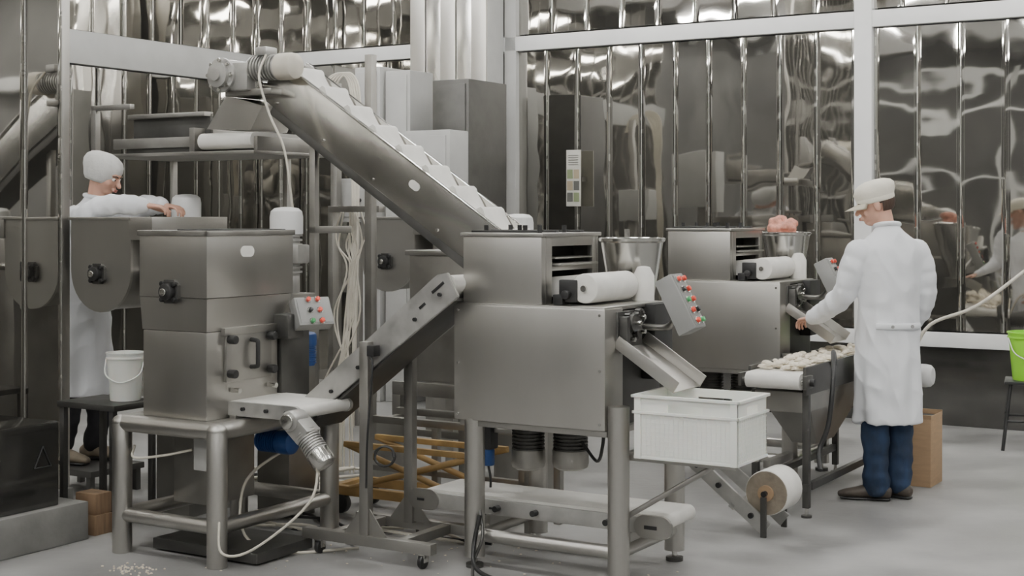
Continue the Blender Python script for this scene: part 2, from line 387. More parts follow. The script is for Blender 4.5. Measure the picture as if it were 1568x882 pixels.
    control(g,T(.955,.235,1.232)@RY(-27))
    tube(g,'control_arm',[(.66,.34,1.10),(.80,.34,1.10),(.87,.28,1.15),(.89,.235,1.20)],.016,STEEL2)
    motor(g,'motor',(.09,.33,.66),.078,.26,DSTEEL,STEEL2,'-Z')
    motor(g,'motor',(.29,.38,.66),.082,.25,DSTEEL,STEEL2,'-Z')
    tube(g,'motor_cable',[(.36,.36,.55),(.45,.34,.47),(.5,.3,.55),(.52,.28,.66)],.008,BLACK)
    if front:
        stadium(g,'return_belt',-.36,.86,.262,.034,.15,.45,BELT)
        for s,(a,b) in enumerate([(.125,.145),(.455,.475)]):
            box(g,'belt_frame_%d'%s,(-.36,.84,a,b,.215,.285),ALU,.003)
        prism(g,'belt_end_left',stad(-.40,-.33,.25,.05),.118,.130,STEEL2)
        prism(g,'belt_end_right',stad(.80,.88,.25,.05),.112,.130,STEEL2)
        boxes(g,'frame_slots',[(.80,.86,.109,.113,.240,.256),(.0,.04,.122,.126,.24,.25),(-.40,-.36,.115,.119,.243,.255)],BLACK,.001)
        boxes(g,'belt_supports',[(-.01,.02,.10,.48,.165,.218),(.71,.74,.10,.48,.165,.218)],STEEL2)
        cyls(g,'clamp_knobs',[((a,.09,.25),(a,.125,.25),.014) for a in (.05,.25,.62)],BLACK)
        boxes(g,'crate_shelf',[(.74,1.26,.02,.05,.548,.572),(.74,1.26,.26,.29,.548,.572),(.72,.76,-.02,.5,.54,.572)],STEEL2)
        tube(g,'crate_shelf_strut',[(.75,.04,.30),(1.15,.04,.55)],.012,STEEL2,n=1)
        tube(g,'floor_cable',[(.06,-.05,.25),(.05,-.09,.10),(.12,-.16,.03),(.3,-.20,.012),(.5,-.12,.012)],.010,BLACK)
        tube(g,'floor_cable',[(.02,.0,.30),(.08,-.06,.16),(.06,-.1,.05),(.2,-.3,.012),(.45,-.4,.012)],.008,DSTEEL)
        box(g,'filter_unit',(-.17,-.10,.30,.37,.48,.60),BLACK,.008); cyl(g,'filter_bowl',(-.135,.335,.40),(-.135,.335,.48),.03,BLUE,rounded=.006)
        tube(g,'filter_hose',[(-.135,.335,.40),(-.12,.33,.3),(-.2,.4,.05),(-.4,.6,.012)],.006,BLACK)
        boxes(g,'filter_arm',[(-.12,.02,.33,.36,.56,.58)],STEEL2)
    return g
former(-.17,6.56,True)
former(1.02,8.92,False)

# crate
g=grp('plastic_crate',.520,6.095,.573)
bm=bmesh.new(); W,L,H=.464,.325,.27
addbox(bm,0,W,0,L,0,.006,.002)
for (a,b,c_,d,) in [(0,W,0,.006),(0,W,L-.006,L),(0,.006,0,L),(W-.006,W,0,L)]:
    addbox(bm,a,b,c_,d,.0,.19)
for (a,b,c_,d,) in [(0,.15,0,.006),(.31,W,0,.006),(0,.15,L-.006,L),(.31,W,L-.006,L),(0,.006,0,L),(W-.006,W,0,.10),(W-.006,W,.22,L)]:
    addbox(bm,a,b,c_,d,.19,.235)
for (a,b,c_,d,) in [(0,W,0,.006),(0,W,L-.006,L),(0,.006,0,L),(W-.006,W,0,L)]:
    addbox(bm,a,b,c_,d,.235,H)
for z,q in [(H-.012,.013),(.19,.010),(.0,.004)]:
    for (a,b,c_,d) in [(-q,W+q,-q,0),(-q,W+q,L,L+q),(-q,0,-q,L+q),(W,W+q,-q,L+q)]: addbox(bm,a,b,c_,d,z,z+.012,.002)
for i in range(22):
    a=.01+i*(W-.022)/21; addbox(bm,a,a+.003,-.0015,0,.01,.19)
for i in range(15):
    a=.01+i*(L-.022)/14; addbox(bm,W,W+.0015,a,a+.003,.01,.19); addbox(bm,-.0015,0,a,a+.003,.01,.19)
for i in range(9):
    z=.02+i*.019; addbox(bm,0,W,-.0015,0,z,z+.003); addbox(bm,W,W+.0015,0,L,z,z+.003)
for a in (.0,W-.03): addbox(bm,a,a+.03,-.008,0,.0,H-.01,.002)
mk('crate_body',bm,PLASTW,g)

# ------------------------------------------------------------------ incline feed conveyor with wheeled stand
g=grp('inclined_belt_conveyor',-.17,6.56)
Mi=T(-.97,0,.60)@RY(-37.6)
stadium(g,'belt',0,1.13,0,.040,-.10,.15,BELT,Mi)
for s,(a,b) in enumerate([(-.13,-.11),(.16,.18)]):
    prism(g,'side_frame_%d'%s,[(-.05,-.045),(1.15,-.085),(1.17,.035),(1.12,.062),(.0,.05),(-.06,.03)],a,b,ALU,Mi,.003)
box(g,'under_tray',(.05,1.10,-.11,.16,-.075,-.060),DSTEEL,.002,Mi)
boxes(g,'slots',[(1.05,1.13,-.134,-.128,.005,.018),(.95,.99,-.134,-.128,-.01,.002),(.02,.07,-.134,-.128,-.01,.01)],BLACK,.001,Mi)
cyls(g,'bolts',[((a,-.142,b),(a,-.128,b),.009) for a,b in [(1.08,-.02),(.9,-.03),(.5,-.02),(.3,-.02),(.08,.02),(.6,.02)]],BLACK,Mi)
cyl(g,'tail_drum',(-.97,-.15,.6),(-.97,.20,.6),.030,SHINY)
boxes(g,'sensor',[(-.47,-.43,-.19,-.14,.95,1.0)],BLACK)
tube(g,'sensor_cable',[(-.45,-.19,.95),(-.40,-.24,.90),(-.42,-.25,.6),(-.45,-.22,.35)],.005,BLACK)
boxes(g,'stand_posts',[(-.525,-.475,-.175,-.132,.11,1.015),(-.525,-.475,.182,.225,.11,.95)],STEEL2,.004)
boxes(g,'stand_base',[(-.86,-.12,-.18,-.13,.068,.118),(-.86,-.12,.24,.29,.068,.118),(-.72,-.67,-.13,.24,.07,.115),(-.34,-.29,-.13,.24,.07,.115)],STEEL2,.004)
for s,yy in enumerate((-.158,.20)):
    prism(g,'gusset_%d'%s,[(-.62,.118),(-.525,.118),(-.525,.24)],yy-.004,yy+.004,STEEL2)
    prism(g,'gusset_r_%d'%s,[(-.38,.118),(-.475,.118),(-.475,.24)],yy-.004,yy+.004,STEEL2)
for (a,b) in [(-.77,-.155),(-.18,-.155),(-.77,.265),(-.18,.265)]:
    cyl(g,'caster_wheel',(a-.012,b,.032),(a+.012,b,.032),.032,BLACK,rounded=.005)
    boxes(g,'caster_fork',[(a-.02,a-.015,b-.018,b+.02,.03,.07),(a+.015,a+.02,b-.018,b+.02,.03,.07),(a-.02,a+.02,b-.02,b+.02,.062,.07)],SHINY,.001)
bm=bmesh.new()
addtube(bm,cr([(-.36+.05*math.cos(t*.9),-.2+.012*math.sin(t),.50+.045*math.sin(t*.9)) for t in range(22)],3),.005,6,False)
mk('coiled_cable',bm,BLACK,g)

# ------------------------------------------------------------------ box mixer with table frame
g=grp('dough_mixer',-1.855,6.85)
for i,(a,b) in enumerate([(0,0),(.6,0),(.6,.82),(0,.82)]):
    cyl(g,'leg_%d'%(i+1),(a,b,0),(a,b,.63),.047,STEEL,rounded=.004)
for i,(p,q) in enumerate([((0,0,.615),(.6,0,.615)),((.6,0,.615),(.6,.82,.615)),((.6,.82,.615),(0,.82,.615)),((0,.82,.615),(0,0,.615)),
                          ((0,0,.18),(.6,0,.18)),((.6,0,.18),(.6,.82,.18)),((.6,.82,.18),(0,.82,.18)),((0,.82,.18),(0,0,.18))]):
    cyl(g,'frame_tube_%d'%i,p,q,.040 if i<4 else .034,STEEL)
for i,(a,b) in enumerate([(0,0),(.6,0),(.6,.82),(0,.82)]): ball(g,'corner_%d'%i,(a,b,.62),(.048,.048,.035),STEEL)
box(g,'table_plate',(.02,.58,.02,.80,.635,.652),STEEL2)
box(g,'under_cabinet',(.06,.30,.28,.60,.20,.60),STEEL2,.006)
boxes(g,'floor_plate',[(.1,.75,.1,.5,.01,.06)],DSTEEL,.004)
box(g,'lower_body',(.102,.504,.035,.535,.652,1.06),STEEL,.006)
bm=bmesh.new()
def frust(bm,r0,z0,r1,z1):
    a=[bm.verts.new(p) for p in [(r0[0],r0[2],z0),(r0[1],r0[2],z0),(r0[1],r0[3],z0),(r0[0],r0[3],z0)]]
    b=[bm.verts.new(p) for p in [(r1[0],r1[2],z1),(r1[1],r1[2],z1),(r1[1],r1[3],z1),(r1[0],r1[3],z1)]]
    for i in range(4): bm.faces.new((a[i],a[(i+1)%4],b[(i+1)%4],b[i]))
    bm.faces.new(a[::-1]); bm.faces.new(b)
frust(bm,(.100,.506,.033,.545),1.062,(.088,.512,.028,.635),1.215)
mk('mid_body',bm,STEEL,g)
box(g,'hopper',(.086,.514,.026,.640,1.217,1.508),STEEL,.005)
boxes(g,'hopper_rim',[(.078,.522,.018,.034,1.505,1.530),(.078,.522,.632,.648,1.505,1.53),(.078,.094,.018,.648,1.505,1.53),(.506,.522,.018,.648,1.505,1.53)],STEEL2,.003)
box(g,'hopper_lid',(.095,.505,.035,.63,1.508,1.522),DSTEEL,.003)
box(g,'lid_lip',(.14,.50,.22,.60,1.522,1.534),BLACK,.003)
hub(g,.295,.026,1.245)
prism(g,'oval_label',stad(-.022,.022,0,.026),0,.003,BELT,T(.518,.30,1.43)@RZ(90))
box(g,'door_plate',(.504,.522,.15,.47,.82,1.07),STEEL2,.005)
box(g,'door_header',(.504,.530,.13,.50,1.04,1.075),STEEL,.003)
for a in (.17,.45):
    for b in (.86,1.02): cyl(g,'door_knob',(.52,a,b),(.565,a,b),.021,BLACK,rounded=.006)
tube(g,'door_handle',[(.522,.32,.88),(.56,.32,.885),(.565,.32,.90),(.565,.32,.99),(.56,.32,1.005),(.522,.32,1.01)],.011,BLACK,n=3)
cyls(g,'door_feet',[((.51,a,.78),(.56,a,.78),.012) for a in (.2,.46)],SHINY)
box(g,'gear_housing',(.22,.52,.545,.76,.652,1.08),DSTEEL,.006)
box(g,'gear_block',(.50,.60,.50,.62,1.0,1.12),DSTEEL,.01)
motor(g,'blue_motor',(.47,.81,.84),.042,.17,BLUE,BLUE)
motor(g,'under_motor',(.42,.50,.50),.055,.22,BLUE,BLUE,'X')
control(g,T(.665,.62,1.135)@RZ(-25)@RY(-28),3,.19,.15,.07)
tube(g,'control_arm',[(.5,.60,1.02),(.58,.62,1.04),(.62,.62,1.10)],.015,STEEL2)
stadium(g,'discharge_belt',.30,.90,.700,.030,.20,.56,BELT)
for s,(a,b) in enumerate([(.18,.198),(.562,.58)]):
    prism(g,'belt_frame_%d'%s,stad(.47,.90,.697,.032),a,b,ALU)
cyls(g,'belt_bolts',[((a,.165,.70),(a,.182,.70),.009) for a in (.60,.74,.86)],BLACK)
boxes(g,'belt_bracket',[(.52,.56,.17,.58,.63,.668)],STEEL2)
cyl(g,'gearbox',(.93,.10,.675),(.93,.20,.675),.048,ALU,rounded=.01)
cyl(g,'gearbox_face',(.93,.085,.675),(.93,.10,.675),.034,SHINY,rounded=.004)
boxes(g,'gearbox_body',[(-.05,.05,-.05,.05,-.04,.05)],ALU,.01,T(.965,.16,.63)@RY(40))
motor(g,'gear_motor',(.97,.16,.63),.054,.20,ALU,SHINY,'X',T(.97,.16,.63)@RY(48)@T(-.97,-.16,-.63))
tube(g,'loop_cable',[(1.06,.16,.50),(1.05,.1,.32),(.85,-.04,.12),(.72,-.1,.10),(.63,-.02,.22)],.006,CABLE)
tube(g,'cable',[(.03,.05,.50),(.10,-.02,.46),(.22,.05,.47),(.35,.1,.5)],.006,CABLE)
tube(g,'cable',[(.60,.70,.5),(.5,.5,.42),(.45,.35,.3),(.5,.3,.08),(.7,.35,.012),(.95,.6,.012)],.007,CABLE)
boxes(g,'hanging_box',[(.34,.44,.12,.24,.40,.56)],PAINTL,.01)

# ------------------------------------------------------------------ U trough mixers
def umixer(x,y):
    g=grp('trough_mixer',x,y)
    r=.227; cx=.227; zt=1.58; zc=1.303
    P=[(0,zt),(0,zc)]+[(cx-r*math.cos(math.pi*i/16),zc-r*math.sin(math.pi*i/16)) for i in range(1,16)]+[(2*cx,zc),(2*cx,zt)]
    prism(g,'end_panel',P,0,.018,STEEL)
    Q=[(cx+(a-cx)*.95,zc+(b-zc)*.95) for a,b in P]
    prism(g,'trough',Q,.018,.54,STEEL2)
    prism(g,'far_panel',P,.54,.558,STEEL)
    boxes(g,'rim',[(-.012,.466,-.012,.008,1.575,1.592),(-.012,.466,.55,.57,1.575,1.592),(-.012,.008,-.01,.57,1.575,1.592),(.448,.62,-.01,.57,1.47,1.592)],STEEL,.003)
    boxes(g,'side_clamp',[(-.03,-.005,.04,.07,1.30,1.58)],DSTEEL)
    hub(g,cx-.01,.0,1.285)
    cyl(g,'cross_shaft',(.45,.1,1.30),(.62,.1,1.30),.022,SHINY)
    box(g,'support_column',(.52,.76,.12,.50,0,1.46),STEEL2,.008)
    boxes(g,'support_arm',[(.40,.56,.2,.42,1.12,1.22)],STEEL2)
    return g
umixer(-2.42,7.9)
umixer(-1.05,10.0)

def upmotor(x,y,zt,r=.085):
    g=grp('upright_gear_motor',x,y)
    box(g,'pedestal',(-.11,.11,-.11,.11,0,zt-.46),STEEL2,.008)
    cyl(g,'gear_flange',(0,0,zt-.46),(0,0,zt-.36),r*.85,ALU,rounded=.008)
    motor(g,'motor',(0,0,zt-.38),r,.38,ALU,WHITEP)
    box(g,'terminal_box',(.05,.12,-.05,.05,zt-.30,zt-.2),ALU,.01)
    return g
upmotor(-1.21,7.72,1.645)
upmotor(-1.98,8.75,1.73)
upmotor(.04,8.6,1.61)

# ------------------------------------------------------------------ elevator conveyor
g=grp('cleated_elevator_conveyor',0,7.3)
Me=T(-.16,0,1.416)@RY(33.1)
XA,XB=-1.72,.42
for s,(a,b) in enumerate([(-.012,0),(.23,.242)]):
    box(g,'side_panel_%d'%s,(XA,XB,a,b,-.10,.145),SHINY,.003,Me)
    box(g,'top_lip_%d'%s,(XA,XB,a-.014*(1-s),b+.014*s,.140,.150),SHINY,.002,Me)
box(g,'under_channel',(XA+.1,XB,.0,.23,-.15,-.10),DSTEEL,.003,Me)
stadium(g,'belt',XA+.02,XB-.06,.055,.060,.02,.21,BELT,Me)
bm=bmesh.new(); x=XA+.10
while x<XB-.15:
    addprism(bm,[(x,.11),(x+.012,.145),(x+.030,.172),(x+.050,.170),(x+.075,.150),(x+.12,.130),(x+.16,.11)],.012,.218); x+=.205
mk('cleats',bm,BELT,g,Me)
prism(g,'round_label',stad(-.015,.015,0,.022),-.016,-.011,BELT,Me@T(-.55,0,.05))
cyls(g,'panel_bolts',[((a,-.02,b),(a,-.010,b),.008) for a in (-1.6,-1.2,-.8,-.3,.1) for b in (-.07,)],SHINY,Me)
cyl(g,'head_shaft',(-1.60,-.10,2.33),(-1.60,.27,2.33),.02,SHINY)
box(g,'gear_case',(-1.78,-1.64,-.14,.0,2.30,2.46),ALU,.018)
lathe(g,'gear_flange',[(.098,0),(.098,.02),(.07,.025),(.07,.05),(.035,.055),(.035,.07)],(-1.82,-.14,2.39),ALU,None,32,'-Y')
for k in range(8):
    a=2*math.pi*k/8; cx=-1.82+.084*math.cos(a); cz=2.39+.084*math.sin(a)
    cyl(g,'flange_bolt',(cx,-.175,cz),(cx,-.15,cz),.012,SHINY,seg=8)
box(g,'gear_case_left',(-1.90,-1.76,-.14,.02,2.31,2.48),ALU,.03)
box(g,'motor_terminal',(-1.60,-1.52,-.12,-.02,2.49,2.54),ALU,.012)
motor(g,'drive_motor',(-1.67,-.07,2.425),.072,.34,ALU,CABLE,'X')
box(g,'motor_mount',(-1.84,-1.5,-.10,.20,2.275,2.31),STEEL2,.005)
tube(g,'motor_cable',[(-1.52,-.12,2.49),(-1.50,-.20,2.36),(-1.44,-.18,2.15),(-1.36,-.15,1.95),(-1.34,-.1,1.6)],.007,CABLE)
bm=bmesh.new()
a=[bm.verts.new(p) for p in [(-2.05,-.02,2.10),(-1.72,-.02,2.085),(-1.72,.30,2.085),(-2.05,.30,2.10)]]
b=[bm.verts.new(p) for p in [(-1.90,-.02,2.29),(-1.63,-.02,2.22),(-1.63,.28,2.22),(-1.90,.28,2.29)]]
for i in range(4): bm.faces.new((a[i],a[(i+1)%4],b[(i+1)%4],b[i]))
bm.faces.new(a[::-1]); bm.faces.new(b)
mk('drop_chute',bm,STEEL,g)
boxes(g,'support_posts',[(-1.36,-1.32,.06,.10,0,2.08),(-1.20,-1.15,.36,.41,0,2.52),(-.45,-.41,.25,.29,0,1.55),(.1,.14,.25,.29,0,1.2),(.1,.14,-.05,-.02,0,1.2)],STEEL2,.003)
boxes(g,'cross_bars',[(-1.36,-1.15,.34,.37,1.90,1.94),(-1.36,-1.32,.06,.40,1.5,1.54)],STEEL2,.003)

g=grp('overhead_cross_conveyor',0,7.3)
bm=bmesh.new(); addprism(bm,stad(.0,.60,2.030,.046),1.70,2.10); mk('belt',bm,BELT,g,RZ(90))
boxes(g,'frame',[(-2.80,-2.14,-.03,-.01,2.00,2.06),(-2.95,-1.66,-.06,.64,1.950,1.970),(-2.16,-2.12,-.05,.62,1.97,2.11),(-2.74,-2.14,.56,.58,2.0,2.19),(-2.98,-2.94,-.04,.0,1.96,2.27),(-2.98,-2.65,-.04,.0,2.24,2.27),(-1.685,-1.66,-.03,.62,1.97,2.05)],STEEL2,.003)
box(g,'side_guard',(-2.70,-2.08,.04,.065,2.05,2.20),DSTEEL,.004)
box(g,'side_guard_lip',(-2.70,-2.08,-.01,.065,2.18,2.205),STEEL,.002)
cyl(g,'roller_end',(-2.17,.0,2.03),(-2.10,.0,2.03),.03,SHINY,rounded=.005)
box(g,'tray',(-2.72,-2.18,.0,.56,1.97,2.03),DSTEEL,.003)
boxes(g,'hanger_posts',[(-2.93,-2.90,.58,.62,0,1.955),(-2.0,-1.97,.60,.64,0,1.955)],STEEL2,.003)

# ------------------------------------------------------------------ dumpling conveyor
g=grp('dumpling_discharge_conveyor',*(R@Vector((-2.91,7.22,0))).xy)
W=.34
bm=bmesh.new(); addprism(bm,stad(.04,1.60,.724,.042),-W+.02,-.02); mk('belt',bm,BELT,g,RZ(90))
boxes(g,'side_rails',[(W-.018,W,.06,1.62,.65,.80),(0,.016,.10,1.62,.68,.79)],DSTEEL,.004)
cyl(g,'near_roller_end',(-.015,.04,.724),(W+.03,.04,.724),.018,SHINY)
boxes(g,'bearing_blocks',[(-.02,.0,.0,.10,.69,.76),(W,W+.025,.0,.10,.69,.76)],DSTEEL,.006)
cyls(g,'bearing_knobs',[((W+.02,.05,.724),(W+.05,.05,.724),.02)],BLACK)
bm=bmesh.new(); frust(bm,(.12,.26,.45,.75),.34,(.03,.32,.14,1.3),.655); mk('underbody',bm,STEEL2,g)
box(g,'mid_body',(.03,.32,.12,.60,.55,.66),STEEL2)
for i,(a,b) in enumerate([(.02,.16),(W-.02,.12),(W-.02,1.5),(.02,1.5)]):
    boxes(g,'leg_%d'%i,[(a-.018,a+.018,b-.018,b+.018,.05,.66)],DSTEEL)
    cyl(g,'foot_%d'%i,(a,b,0),(a,b,.055),.010,SHINY); cyl(g,'pad_%d'%i,(a,b,0),(a,b,.012),.028,DSTEEL)
boxes(g,'low_rails',[(.0,W,.10,.14,.14,.18),(.0,.03,.16,1.5,.14,.18),(W-.03,W,.16,1.5,.14,.18)],DSTEEL)
motor(g,'drive_motor',(W+.01,1.27,.66),.065,.34,DSTEEL,WHITEP,'X')
tube(g,'black_hose',[(W+.01,.50,.78),(W+.05,.35,.86),(W+.10,.20,.74),(W+.09,.15,.5),(W+.05,.12,.36),(W+.08,.05,.27)],.013,BLACK)
Ma=T(-.10,-.42,.36)@RY(38)
boxes(g,'arm_frame',[(0,.52,-.02,.0,-.04,.035),(0,.52,.24,.26,-.04,.035),(0,.03,-.02,.26,-.03,.03),(.30,.33,-.02,.26,-.05,-.02)],ALU,.003,Ma)
cyls(g,'arm_bolts',[((a,-.035,0),(a,-.018,0),.014) for a in (.05,.2,.42)],BLACK,Ma)
boxes(g,'arm_link',[(.0,.04,-.42,.14,.34,.38),(.20,.24,-.2,.14,.30,.34)],STEEL2)
bm=bmesh.new(); addcyl(bm,(.30,-.41,.215),(.30,-.20,.215),.112,seg=40,rounded=.003); mk('film_roll',bm,BELT,g)
cyl(g,'roll_side',(.30,-.414,.215),(.30,-.408,.215),.108,ROLLS)
cyl(g,'roll_core',(.30,-.43,.215),(.30,-.17,.215),.040,CARD)
cyl(g,'roll_axle',(.30,-.455,.215),(.30,-.15,.215),.014,BLACK)
boxes(g,'roll_feet',[(.285,.315,-.46,-.445,.0,.20),(.285,.315,-.17,-.155,.0,.20)],DSTEEL)
bm=bmesh.new()
random.seed(3)
for i in range(190):
    x=random.uniform(.05,W-.05); y=random.uniform(.14,1.5); lay=random.choice([0,0,0,1])
    A=T(x,y,.783+.018*lay)@RZ(random.uniform(0,360))@RX(random.uniform(-25,25))
    addball(bm,(0,0,0),(.026,.017,.012),A,12)
    bmesh.ops.create_cone(bm,cap_ends=True,segments=12,radius1=.031,radius2=.029,depth=.004,matrix=A@T(0,.004,-.003)@Matrix.Diagonal((1,.72,1,1)))
gg=grp('dumplings',*(R@Vector((-2.91,7.22,0))).xy); mk('dumpling_mass',bm,DOUGH,gg,sharp=60)

g=grp('minced_meat',*(Matrix.Translation((1.02,8.92,0))@R@Vector((.456,.69,0))).xy)
bm=bmesh.new()
addball(bm,(0,0,1.44),(.125,.125,.06))
for i in range(16): addball(bm,(random.uniform(-.08,.04),random.uniform(-.06,.06),1.50+random.uniform(0,.07)*(1 if i%2 else .4)),(.045,.04,.035))
blob(g,'meat_heap',bm,MEAT,.009,2,lambda c:.006*noise.noise(c*45))

# ------------------------------------------------------------------ background cabinets etc.
def cabinet(name,u0,u1,v0,v1,z0,z1,m,door=True):
    g=grp(name,0,0)
    box(g,'body',(u0,u1,v0,v1,z0,z1),m,.01)
    if door:
        box(g,'door',(u0+.03,u1-.03,v0-.012,v0,z0+.04,z1-.04),m,.004)
        cyl(g,'lock',(u1-.07,v0-.03,(z0+z1)/2),(u1-.07,v0-.01,(z0+z1)/2),.015,BLACK)
    return g
cabinet('tall_dark_cabinet',-6.72,-6.36,9.9,10.5,0,2.72,DSTEEL)
cabinet('electrical_cabinet',-7.60,-7.33,10.0,10.4,0,2.88,PAINTL)
cabinet('electrical_cabinet',-7.31,-7.05,10.05,10.4,0,2.84,PAINTL)
g=cabinet('control_cabinet',-6.15,-5.72,8.65,8.9,1.65,2.22,PAINTL); boxes(g,'post',[(-5.98,-5.9,8.72,8.8,0,1.66)],STEEL2)
g=cabinet('junction_cabinet',-6.79,-6.50,8.72,8.9,1.55,1.88,PAINTL); boxes(g,'post',[(-6.70,-6.64,8.78,8.84,0,1.56)],STEEL2)
g=grp('steel_hopper_machine',0,0)
box(g,'body',(-5.02,-4.58,7.15,7.7,.60,1.36),STEEL2,.008); box(g,'lid',(-5.04,-4.56,7.13,7.72,1.36,1.39),STEEL,.004)
boxes(g,'frame',[(-5.10,-4.56,7.08,7.12,.52,.60),(-5.10,-5.04,7.08,7.14,0,.52),(-4.62,-4.56,7.08,7.14,0,.52),(-5.10,-4.56,7.66,7.72,.52,.60),(-5.1,-5.04,7.66,7.72,0,.52),(-4.62,-4.56,7.66,7.72,0,.52),(-5.10,-4.56,7.09,7.12,.28,.32)],STEEL2)
g=grp('steel_platform',0,0)
boxes(g,'beams',[(-5.0,-3.9,6.62,6.66,.42,.46),(-5.0,-3.9,6.98,7.02,.42,.46),(-5.0,-4.96,6.62,7.02,0,.42),(-3.94,-3.9,6.62,7.02,0,.42),(-4.5,-4.46,6.62,6.66,0,.42),(-5.0,-3.9,6.62,6.66,.15,.18)],STEEL2)
g=grp('ochre_lift_trolley',0,0)
boxes(g,'rails',[(-4.85,-3.8,6.15,6.19,.10,.15),(-4.85,-3.8,6.42,6.46,.10,.15),(-4.85,-4.80,6.15,6.46,.10,.15),(-3.85,-3.8,6.15,6.46,.10,.15),(-4.75,-3.9,6.15,6.18,.36,.39),(-4.75,-3.9,6.43,6.46,.36,.39)],OCHRE)
for y in (6.165,6.445):
    tube(g,'scissor_arm',[(-4.75,y,.13),(-3.9,y,.375)],.016,OCHRE,n=1); tube(g,'scissor_arm',[(-4.75,y,.375),(-3.9,y,.13)],.016,OCHRE,n=1)
for a in (-4.78,-3.87):
    for y in (6.17,6.44): cyl(g,'wheel',(a,y-.02,.055),(a,y+.02,.055),.055,BLACK,rounded=.008)
g=grp('hanging_cables',0,0)
for i in range(12):
    u0=-5.50+.03*random.uniform(-1,1); v0=7.2
    sx=random.uniform(-.14,.14)
    tube(g,'cable_%d'%i,[(u0+sx*.6,v0,1.62),(u0+sx,v0,1.5),(u0+sx*.8+random.uniform(-.04,.04),v0,1.4),(u0+.02+random.uniform(-.02,.02),v0-.02,1.26),(u0+sx*.8,v0-.05,.95),(u0-sx*1.3,v0-.1,.5),(u0-sx*2,v0-.12,.015)],.0055,CABLE)
boxes(g,'tray',[(-5.70,-5.30,7.22,7.28,1.62,1.66),(-5.70,-5.66,7.22,7.28,0,1.62)],STEEL2)
g=grp('cable_bundle',0,0)
for i in range(5):
    tube(g,'loop_%d'%i,[(-6.85+.02*i,8.6,2.45),(-6.8+.03*i,8.6,2.62),(-6.65+.02*i,8.6,2.66),(-6.57+.02*i,8.6,2.5),(-6.56+.015*i,8.6,2.0),(-6.55+.01*i,8.6,1.2),(-6.55,8.6,.02)],.009,CABLE)
boxes(g,'riser',[(-6.78,-6.72,8.62,8.68,0,2.6)],STEEL2)
g=grp('floor_hoses',0,0)
for i in range(14):
    a=random.uniform(-6.2,-5.5); b=random.uniform(6.3,7.0); m=CABLE if i%3 else BLACK
    tube(g,'hose_%d'%i,[(a,b,.012),(a+random.uniform(.1,.3),b+random.uniform(-.3,.3),.012+.003*i),(a+random.uniform(.2,.6),b+random.uniform(-.3,.35),.012+.003*i),(a+random.uniform(.5,.9),b+random.uniform(-.1,.1),.012)],.010,m)
for i in range(8):
    a=random.uniform(-5.2,-4.2); b=random.uniform(5.6,5.95)
    tube(g,'hose_f%d'%i,[(a,b,.012),(a+random.uniform(.1,.3),b+random.uniform(-.15,.15),.012+.003*i),(a+random.uniform(.2,.5),b+random.uniform(-.15,.15),.012+.003*i),(a+random.uniform(.5,.8),b+random.uniform(-.1,.1),.012)],.008,CABLE if i%2 else BLACK)
g=grp('instruction_poster',0,0)
box(g,'board',(-6.05,-5.91,10.985,11.0,1.68,2.17),PAPER,.002); boxes(g,'mount',[(-5.99,-5.97,11.0,11.10,1.9,1.94)],STEEL2,0)
for i in range(3):
    for j in range(2):
        boxes(g,'picture_%d%d'%(i,j),[(-6.04+.065*j,-5.985+.065*j,10.982,10.986,1.72+i*.10,1.80+i*.10)],[PHOTO1,PHOTO2,PHOTO3,PHOTO1,PHOTO2][(i+j*2)%5],0)
boxes(g,'text_lines',[(-6.03,-5.93,10.982,10.986,2.04+i*.02,2.045+i*.02) for i in range(5)],PHOTO1,0)

# ------------------------------------------------------------------ small props
g=grp('cardboard_box',2.41,8.62,0,D(-31))
box(g,'carton',(-.15,.13,-.12,.14,0,.40),CARD,.004)
boxes(g,'flaps',[(-.15,.13,-.12,-.115,.40,.425),(-.15,.13,.135,.14,.40,.43),(.125,.13,-.12,.14,.40,.42)],CARD,0); box(g,'carton_shade_sheet',(-.14,.12,-.11,.13,.398,.402),DARK,0)  # dark sheet on the solid carton paints the shade between its flaps
g=grp('black_stool',3.58,9.90,0,D(-20))
for i,(a,b) in enumerate([(-1,-1),(1,-1),(1,1),(-1,1)]):
    tube(g,'leg_%d'%i,[(a*.19,b*.19,0),(a*.14,b*.14,.45)],.012,BLACK,n=1)
boxes(g,'seat',[(-.18,.18,-.18,.18,.45,.47)],BLACK,.006)
cyls(g,'rungs',[((-.17,-.17,.2),(.17,-.17,.2),.008),((-.17,.17,.2),(.17,.17,.2),.008),((-.17,-.17,.26),(-.17,.17,.26),.008),((.17,-.17,.26),(.17,.17,.26),.008)],BLACK)
def bucket(name,x,y,z,r,h,m,hm):
    g=grp(name,x,y,z,0)
    lathe(g,'pail',[(r*.80,0),(r*.82,.01),(r*.97,h*.86),(r*1.03,h*.87),(r*1.03,h*.90),(r,h*.91),(r*1.01,h*.97),(r*1.05,h*.975),(r*1.05,h),(r*.96,h),(r*.78,.02),(.01,.02)],(0,0,0),m)
    tube(g,'handle',[(-r*1.04,0,h*.88),(-r*.9,-r*.6,h*.55),(0,-r*1.08,h*.40),(r*.9,-r*.6,h*.55),(r*1.04,0,h*.88)],.004,hm)
bucket('green_bucket',3.58,9.90,.47,.160,.33,LIME,WHITEP)
bucket('white_bucket',-2.02,7.52,.637,.096,.25,PLASTW,PLASTW)
g=grp('side_table',-2.10,7.52)
boxes(g,'top',[(-.22,.20,-.16,.16,.605,.635)],DSTEEL)
boxes(g,'legs',[(a,a+.03,b,b+.03,0,.605) for a in (-.21,.15) for b in (-.15,.12)],DSTEEL)
g=grp('step_bench',-2.47,8.36)
boxes(g,'tread',[(-.28,.24,-.19,.22,.125,.16)],DSTEEL)
